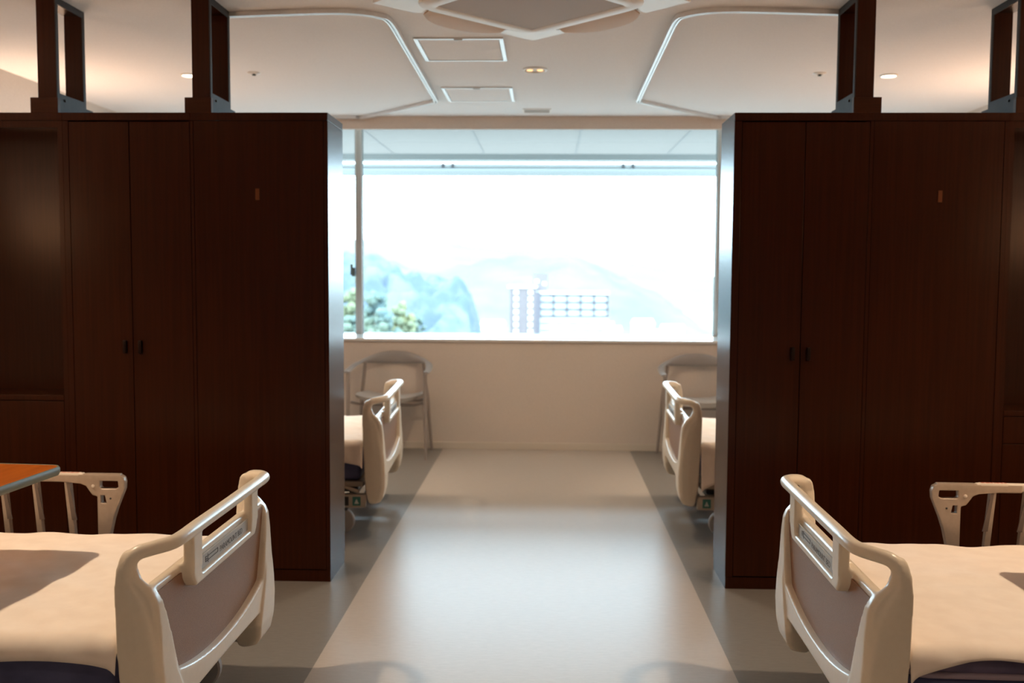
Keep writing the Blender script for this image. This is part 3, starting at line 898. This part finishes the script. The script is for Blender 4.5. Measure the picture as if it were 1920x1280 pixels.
# ---------------------------------------------------------------- bed-head wall lamps (they light the room)
def wall_lamp(label, x, y, s):
    t = thing('bed_head_lamp', label, 'wall lamp', (x, y, 1.58), 0, 'bed head wall lamps')
    f = NB(); xs = sorted((0, s * .020)); box(f, xs[0], xs[1], -.45, .45, -.06, .24, .004); obj('lamp_back_plate', f, M['white'], t)
    f = NB(); xs = sorted((s * .020, s * .100)); box(f, xs[0], xs[1], -.42, .42, -.04, .205, .008); obj('lamp_housing', f, M['white'], t, smooth=40)
    f = NB(); xs = sorted((s * .030, s * .090)); box(f, xs[0], xs[1], -.40, .40, .205, .209); obj('lamp_diffuser', f, M['diffuser'], t)
    f = NB(); xs = sorted((s * .100, s * .104)); box(f, xs[0], xs[1], -.40, .40, -.02, .19); obj('front_diffuser', f, M['front_glow'], t)
    return t
for lab, x, y, s in (('wall lamp over the head of the near left bed', XL, 2.85, 1), ('wall lamp over the head of the near right bed', XR, 2.85, -1), ('wall lamp over the head of the left window bed', XL, 5.98, 1), ('wall lamp over the head of the right window bed', XR, 5.98, -1)):
    wall_lamp(lab, x, y, s)

def area(name, loc, rot, sx, sy, power, col, spread=None):
    l = bpy.data.lights.new(name, 'AREA'); l.shape = 'RECTANGLE'; l.size = sx; l.size_y = sy; l.energy = power; l.color = col
    if spread: l.spread = spread
    o = bpy.data.objects.new(name, l); C.objects.link(o); o.location = loc; o.rotation_euler = rot
    return o
WARM = (1.0, 0.64, 0.42)
P_UP = 9.0
for x, y, s in ((XL, 2.85, 1), (XR, 2.85, -1), (XL, 5.98, 1), (XR, 5.98, -1)):
    area('uplight', (x + s * .06, y, 1.80), (PI, s * math.radians(2), 0), .05, .78, P_UP, WARM)

def spot(name, loc, power, col, ang=120, blend=.6, r=.035, tilt=(0, 0)):
    l = bpy.data.lights.new(name, 'SPOT'); l.energy = power; l.color = col; l.spot_size = math.radians(ang); l.spot_blend = blend; l.shadow_soft_size = r
    o = bpy.data.objects.new(name, l); C.objects.link(o); o.location = loc; o.rotation_euler = (tilt[0], tilt[1], 0)
    return o
P_DN = 165
for x, y, a, k in ((-2.15, 2.72, 116, 1), (2.0, 2.75, 116, .88), (-2.205, 5.99, 84, 1), (2.051, 6.028, 84, 1)):
    spot('down_beam', (x, y, ZC - .02), P_DN * k, (1.0, 0.77, 0.54), a, .8)
for x, y in ((-0.08, -0.35),):
    spot('down_beam', (x, y, ZC - .02), 66, (1.0, 0.77, 0.54), 140, .8)  # beam of the added fill light, brightens faces turned to the camera
spot('aisle_beam', (-0.08, 5.845, ZC - .02), 76, (1.0, 0.74, 0.48), 150, .8)

# ---------------------------------------------------------------- balcony roof outside
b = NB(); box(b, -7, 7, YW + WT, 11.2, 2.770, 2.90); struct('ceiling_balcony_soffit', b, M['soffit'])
b = NB()
for k in range(-7, 8):
    x = -0.725 + 1.04 * k
    box(b, x - .008, x + .008, YW + WT + .02, 11.18, 2.766, 2.772)
struct('trim_soffit_joint', b, M['joint'])
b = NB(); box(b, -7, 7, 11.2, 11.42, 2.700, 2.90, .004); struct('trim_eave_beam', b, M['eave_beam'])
t = thing('outer_louver', 'grey blue horizontal louver hanging outside below the balcony roof', 'louver', (-0.08, 12.3, 2.63))
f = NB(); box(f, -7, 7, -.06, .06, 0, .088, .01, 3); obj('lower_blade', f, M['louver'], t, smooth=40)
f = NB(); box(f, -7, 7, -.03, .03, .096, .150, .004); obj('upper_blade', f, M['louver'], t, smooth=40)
for k in range(-3, 4):
    for d in (-.055, .065):
        x = -1.176 + 2.252 * k + d
        f = NB(); box(f, x - .016, x + .016, -.044, -.030, .088, .156); box(f, x - .012, x + .012, -.03, .03, .086, .098); obj('bracket', f, M['black'], t)
f = NB()
for k in (-6, -3.2, 3.2, 6):
    box(f, k - .02, k + .02, -.875, -.02, .145, .165)
obj('arm', f, M['louver'], t)

# ---------------------------------------------------------------- the view: town, hills, trees
GZ = -36
M['ground'] = mat('pale_town_ground', (0.1300, 0.1150, 0.1000), 0.9, spec=0, col2=(0.1500, 0.1320, 0.1150), scale=.02)
M['leaf_n'] = mat('green_tree_leaves', (0.0570, 0.0825, 0.0840), 0.8, spec=.1, col2=(0.0930, 0.1110, 0.0750), scale=.22, detail=5)
M['leaf_y'] = mat('yellow_green_tree_leaves', (0.0825, 0.0990, 0.0660), 0.8, spec=.1, col2=(0.1320, 0.1320, 0.0675), scale=.3, detail=5)
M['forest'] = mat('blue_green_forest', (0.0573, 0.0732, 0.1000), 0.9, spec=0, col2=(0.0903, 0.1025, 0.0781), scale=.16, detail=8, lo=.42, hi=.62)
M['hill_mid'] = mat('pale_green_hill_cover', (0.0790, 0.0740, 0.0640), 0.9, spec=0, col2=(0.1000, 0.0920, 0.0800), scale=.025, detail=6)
M['hill_far'] = mat('haze_paled_hill_cover', (0.0940, 0.0820, 0.0700), 0.9, spec=0, col2=(0.1040, 0.0920, 0.0800), scale=.01, detail=4)  # distance haze put into the base colour, paler than the nearer hills
M['mauve_brick'] = mat('mauve_tile_facade', (0.1120, 0.0940, 0.0960), 0.8, spec=.1, col2=(0.1200, 0.1000, 0.1020), scale=.4)
M['blue_frame'] = mat('blue_grey_concrete_frame', (0.0880, 0.0800, 0.0900), 0.8, spec=.1)
M['pale_wall'] = mat('white_plaster', (0.60, 0.60, 0.60), 0.8, spec=.1)
M['trunk'] = mat('grey_bark', (0.16, 0.13, 0.10), 0.9)
M['roof_pale'] = mat('pale_roof_tiles', (0.33, 0.33, 0.335), 0.8, spec=.1)
M['pane_far'] = mat('distant_white_balcony', (0.45, 0.46, 0.47), 0.5)

b = NB(); vs = [b.verts.new(p) for p in ((-1600, 20, GZ), (1600, 20, GZ), (1600, 3600, GZ), (-1600, 3600, GZ))]; b.faces.new(vs); struct('ground', b, M['ground'])

def ridge(name, pts, Y, depth_front, depth_back, m, lump, lscale, nx=150, ny=40, label=None, cat=None, kind='structure', z0=GZ):
    """hill: ridge line pts (x, z) at distance Y, sloping to z0 in front and behind"""
    bm = NB(); rows = []
    xs = [p[0] for p in pts]; zs = [p[1] for p in pts]
    def rz(x):
        if x <= xs[0]: return zs[0]
        for i in range(len(xs) - 1):
            if x <= xs[i + 1]:
                k = (x - xs[i]) / (xs[i + 1] - xs[i]); k = k * k * (3 - 2 * k) * .5 + k * .5
                return zs[i] + (zs[i + 1] - zs[i]) * k
        return zs[-1]
    for j in range(ny + 1):
        v = -1 + 2 * j / ny
        y = Y + (v * depth_front if v < 0 else v * depth_back)
        k = 1 - abs(v) ** 1.5
        row = []
        for i in range(nx + 1):
            x = xs[0] + (xs[-1] - xs[0]) * i / nx
            z = z0 + (rz(x) - z0) * k
            l = lump * (abs(noise.noise(Vector((x, y, 0)) / lscale)) * 1.4 + .5 * abs(noise.noise(Vector((x, y, 5)) / (lscale * .45))) - .75)
            row.append(bm.verts.new((x, y, z + l * (1 if k > .02 else 0))))
        rows.append(row)
    for j in range(ny):
        for i in range(nx):
            bm.faces.new((rows[j][i], rows[j][i + 1], rows[j + 1][i + 1], rows[j + 1][i]))
    o = obj(name, bm, m, smooth=180)
    if kind: o['kind'] = kind
    if label: tag(o, label, cat)
    return o

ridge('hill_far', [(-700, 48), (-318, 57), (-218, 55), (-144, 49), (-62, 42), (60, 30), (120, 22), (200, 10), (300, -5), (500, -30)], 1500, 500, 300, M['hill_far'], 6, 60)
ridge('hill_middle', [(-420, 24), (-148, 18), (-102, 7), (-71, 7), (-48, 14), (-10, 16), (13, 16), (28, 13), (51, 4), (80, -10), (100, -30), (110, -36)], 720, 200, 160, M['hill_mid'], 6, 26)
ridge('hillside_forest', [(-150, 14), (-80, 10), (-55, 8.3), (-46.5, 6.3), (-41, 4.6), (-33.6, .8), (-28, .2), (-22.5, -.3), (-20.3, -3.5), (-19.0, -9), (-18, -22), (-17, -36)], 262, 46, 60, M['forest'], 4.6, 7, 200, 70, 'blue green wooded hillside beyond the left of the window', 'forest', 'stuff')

def tree(label, x, y, ztop, r, m, seed, ch):
    rd = random.Random(seed)
    t = thing('tree', label, 'tree', (x, y, GZ), 0, 'nearer trees below the wooded hillside')
    h = ztop - GZ
    f = NB(); tube(f, [(0, 0, 0), (.2, 0, h * .5), (0, .1, h - ch * .4)], [.55, .45, .2], 8); obj('trunk', f, M['trunk'], t)
    f = NB()
    for k in range(46):
        a = rd.uniform(0, 2 * PI); w = rd.uniform(0, 1); zz = h - ch * (.18 + .82 * w)
        q = rd.uniform(.1, .85) * r * math.sqrt(min(1, .25 + w))
        rr = r * rd.uniform(.15, .30)
        g = bmesh.ops.create_icosphere(f, subdivisions=3, radius=rr, matrix=Matrix.Translation((q * math.cos(a), q * math.sin(a), zz)))
        for v in g['verts']:
            c = Vector((q * math.cos(a), q * math.sin(a), zz)); d = v.co - c
            v.co = c + d * (1 + .45 * noise.noise(v.co * 1.1 / max(rr * .35, .3) + Vector((seed, k, 0))))
    obj('crown', f, m, t, smooth=180)
def px_tree(u, v, y, r, m, lab, seed, ch):
    tree(lab, (u - 1022) / 1821 * y, y, 1.4 - (v - 514) / 1821 * y, r, M[m], seed, ch)
px_tree(748, 556, 196, 3.6, 'leaf_y', 'round yellow green tree above the window sill', 11, 10)
px_tree(716, 572, 183, 3.2, 'leaf_n', 'mid green tree just right of the window mullion', 12, 8)
px_tree(697, 528, 206, 3.8, 'leaf_n', 'tall green tree right beside the mullion, highest of the nearer trees', 13, 13)
px_tree(776, 584, 205, 2.6, 'leaf_n', 'small green tree at the right end of the nearer trees', 14, 7)
px_tree(656, 524, 212, 3.6, 'leaf_y', 'yellow green tree in the narrow strip left of the mullion', 15, 14)
px_tree(650, 590, 190, 3.0, 'leaf_n', 'low green tree in the narrow strip left of the mullion', 16, 6)

# apartment block: tower with two window columns and a long gridded wing
t = thing('apartment_block', 'distant apartment block with mauve tower and gridded balcony wing', 'building', (0, 380, GZ))
f = NB(); box(f, -14.4, -4.3, 0, 12, 0, -3.9 - GZ); tw = obj('tower', f, M['mauve_brick'], t)
f = NB(); box(f, -15.2, -3.8, -.6, 12.6, -3.9 - GZ, -2.9 - GZ); obj('tower_roof', f, M['pale_wall'], t)
for k in range(8):
    for x in (-11.9, -6.3):
        f = NB(); z = -5.6 - GZ - 2.55 * k; box(f, x - .85, x + .85, -.4, .05, z - .7, z + .75, .1); obj('window', f, M['pale_wall'], tw)
f = NB(); box(f, -5.4, .4, 4, 12, 0, 1.7 - GZ); pz = obj('stair_tower', f, M['mauve_brick'], t)
for x, z in ((-3.9, -1.2), (-.9, -2.2)):
    f = NB(); box(f, x - .7, x + .7, 3.7, 4.05, z - GZ - .6, z - GZ + .6); obj('window', f, M['pale_wall'], pz)
f = NB(); box(f, -4.3, 24.2, 3.2, 14, 0, -6.2 - GZ); wg = obj('wing', f, M['pane_far'], t)
f = NB(); box(f, -4.3, 24.4, 1.0, 14.2, -6.2 - GZ, -5.2 - GZ); obj('wing_roof', f, M['pale_wall'], t)
f = NB(); box(f, -4.3, -2.4, .2, 3.3, 0, -5.3 - GZ); obj('shaded_side_wall', f, M['blue_frame'], t)  # tower's shaded side face, its shadow given as a blue strip
for k in range(6):
    x = -2.5 + 5.3 * k
    f = NB(); box(f, x - .28, x + .28, 1.6, 3.3, -15.2 - GZ, -6.2 - GZ); obj('wing_column', f, M['blue_frame'], t)
for k in range(7):
    z = -6.5 - GZ - 2.75 * k
    f = NB()
    if k < 4:
        box(f, -2.6, 24.2, 1.6, 3.3, z - .28, z + .28)
    else:
        for q in range(5):
            box(f, -1.9 + 5.3 * q, 2.0 + 5.3 * q, 1.8, 3.3, z - .16, z + .16)
    obj('wing_slab', f, M['blue_frame'], t)

# white town houses
def house(x, y, w, d, h, rz, lab, gz=GZ):
    t = thing('house', lab, 'house', (x, y, gz), rz, 'pale houses of the overexposed town')
    f = NB(); box(f, -w / 2, w / 2, -d / 2, d / 2, 0, h); obj('wall', f, M['pale_wall'], t)
    f = NB(); e = .5
    loft(f, [[(-w / 2 - e, -d / 2 - e, h), (w / 2 + e, -d / 2 - e, h), (w / 2 + e, 0, h + d * .28), (-w / 2 - e, 0, h + d * .28)], [(-w / 2 - e, d / 2 + e, h), (w / 2 + e, d / 2 + e, h), (w / 2 + e, .05, h + d * .28), (-w / 2 - e, .05, h + d * .28)]])
    obj('roof', f, M['roof_pale'], t)
    return t
rd = random.Random(5)
hs = []
for k in range(26):
    for _ in range(40):
        y = rd.uniform(225, 520); x = rd.uniform(-.115, .13) * y
        if y > 340 and -22 < x < 32 and y < 420: continue
        if y < 345 and x < -10: continue
        if all((x - a) ** 2 + (y - c) ** 2 > 330 for a, c in hs): break
    hs.append((x, y))
    house(x, y, rd.uniform(8, 14), rd.uniform(7, 10), rd.uniform(5, 10) + (4 if y > 330 else 0), rd.uniform(-.5, .5), 'pale house lost in the bright town below the window')

# ---------------------------------------------------------------- daylight
w = bpy.data.worlds.new('World'); bpy.context.scene.world = w; w.use_nodes = True
bg = w.node_tree.nodes['Background']
bg.inputs['Color'].default_value = (0.65, 0.845, 1.0, 1); bg.inputs['Strength'].default_value = 19.0

pl = area('window_daylight_portal', ((WX0 + WX1) / 2, YW + WT + .03, (WZ0 + WZ1) / 2), (PI / 2, 0, PI), WX1 - WX0, WZ1 - WZ0, 1, (1, 1, 1))
pl.data.cycles.is_portal = True
pl.rotation_euler = (-PI / 2, 0, 0)

# ---------------------------------------------------------------- camera
f_, p_, yw_, r_ = 1821.3, .069, .0353, .006
cam = bpy.data.cameras.new('Camera'); co = bpy.data.objects.new('Camera', cam); C.objects.link(co)
cam.sensor_width = 36; cam.lens = f_ / 1920 * 36; cam.clip_end = 6000; cam.clip_start = .05
co.location = (0, 0, 1.40)
co.rotation_mode = 'QUATERNION'
fw = Vector((-math.sin(yw_) * math.cos(p_), math.cos(yw_) * math.cos(p_), -math.sin(p_)))
rt = Vector((math.cos(yw_), math.sin(yw_), 0)); upv = rt.cross(fw)
c_, s_ = math.cos(r_), math.sin(r_)
r2 = rt * c_ + upv * s_; u2 = upv * c_ - rt * s_
m3 = Matrix((r2, u2, -fw)).transposed()
co.rotation_quaternion = m3.to_quaternion()
cam.dof.use_dof = True; cam.dof.focus_distance = 2.75; cam.dof.aperture_fstop = 3.4
sc = bpy.context.scene
sc.camera = co
vs_ = sc.view_settings
sc.display_settings.display_device = 'sRGB'
vs_.view_transform = 'Standard'; vs_.look = 'None'; vs_.exposure = 0.0; vs_.gamma = 1; vs_.use_curve_mapping = False
cy = sc.cycles
cy.use_denoising = True
try: cy.denoiser = 'OPENIMAGEDENOISE'
except Exception: pass
cy.max_bounces = 10; cy.diffuse_bounces = 6; cy.glossy_bounces = 4; cy.transparent_max_bounces = 10; cy.caustics_reflective = False; cy.caustics_refractive = False
cy.sample_clamp_indirect = 6
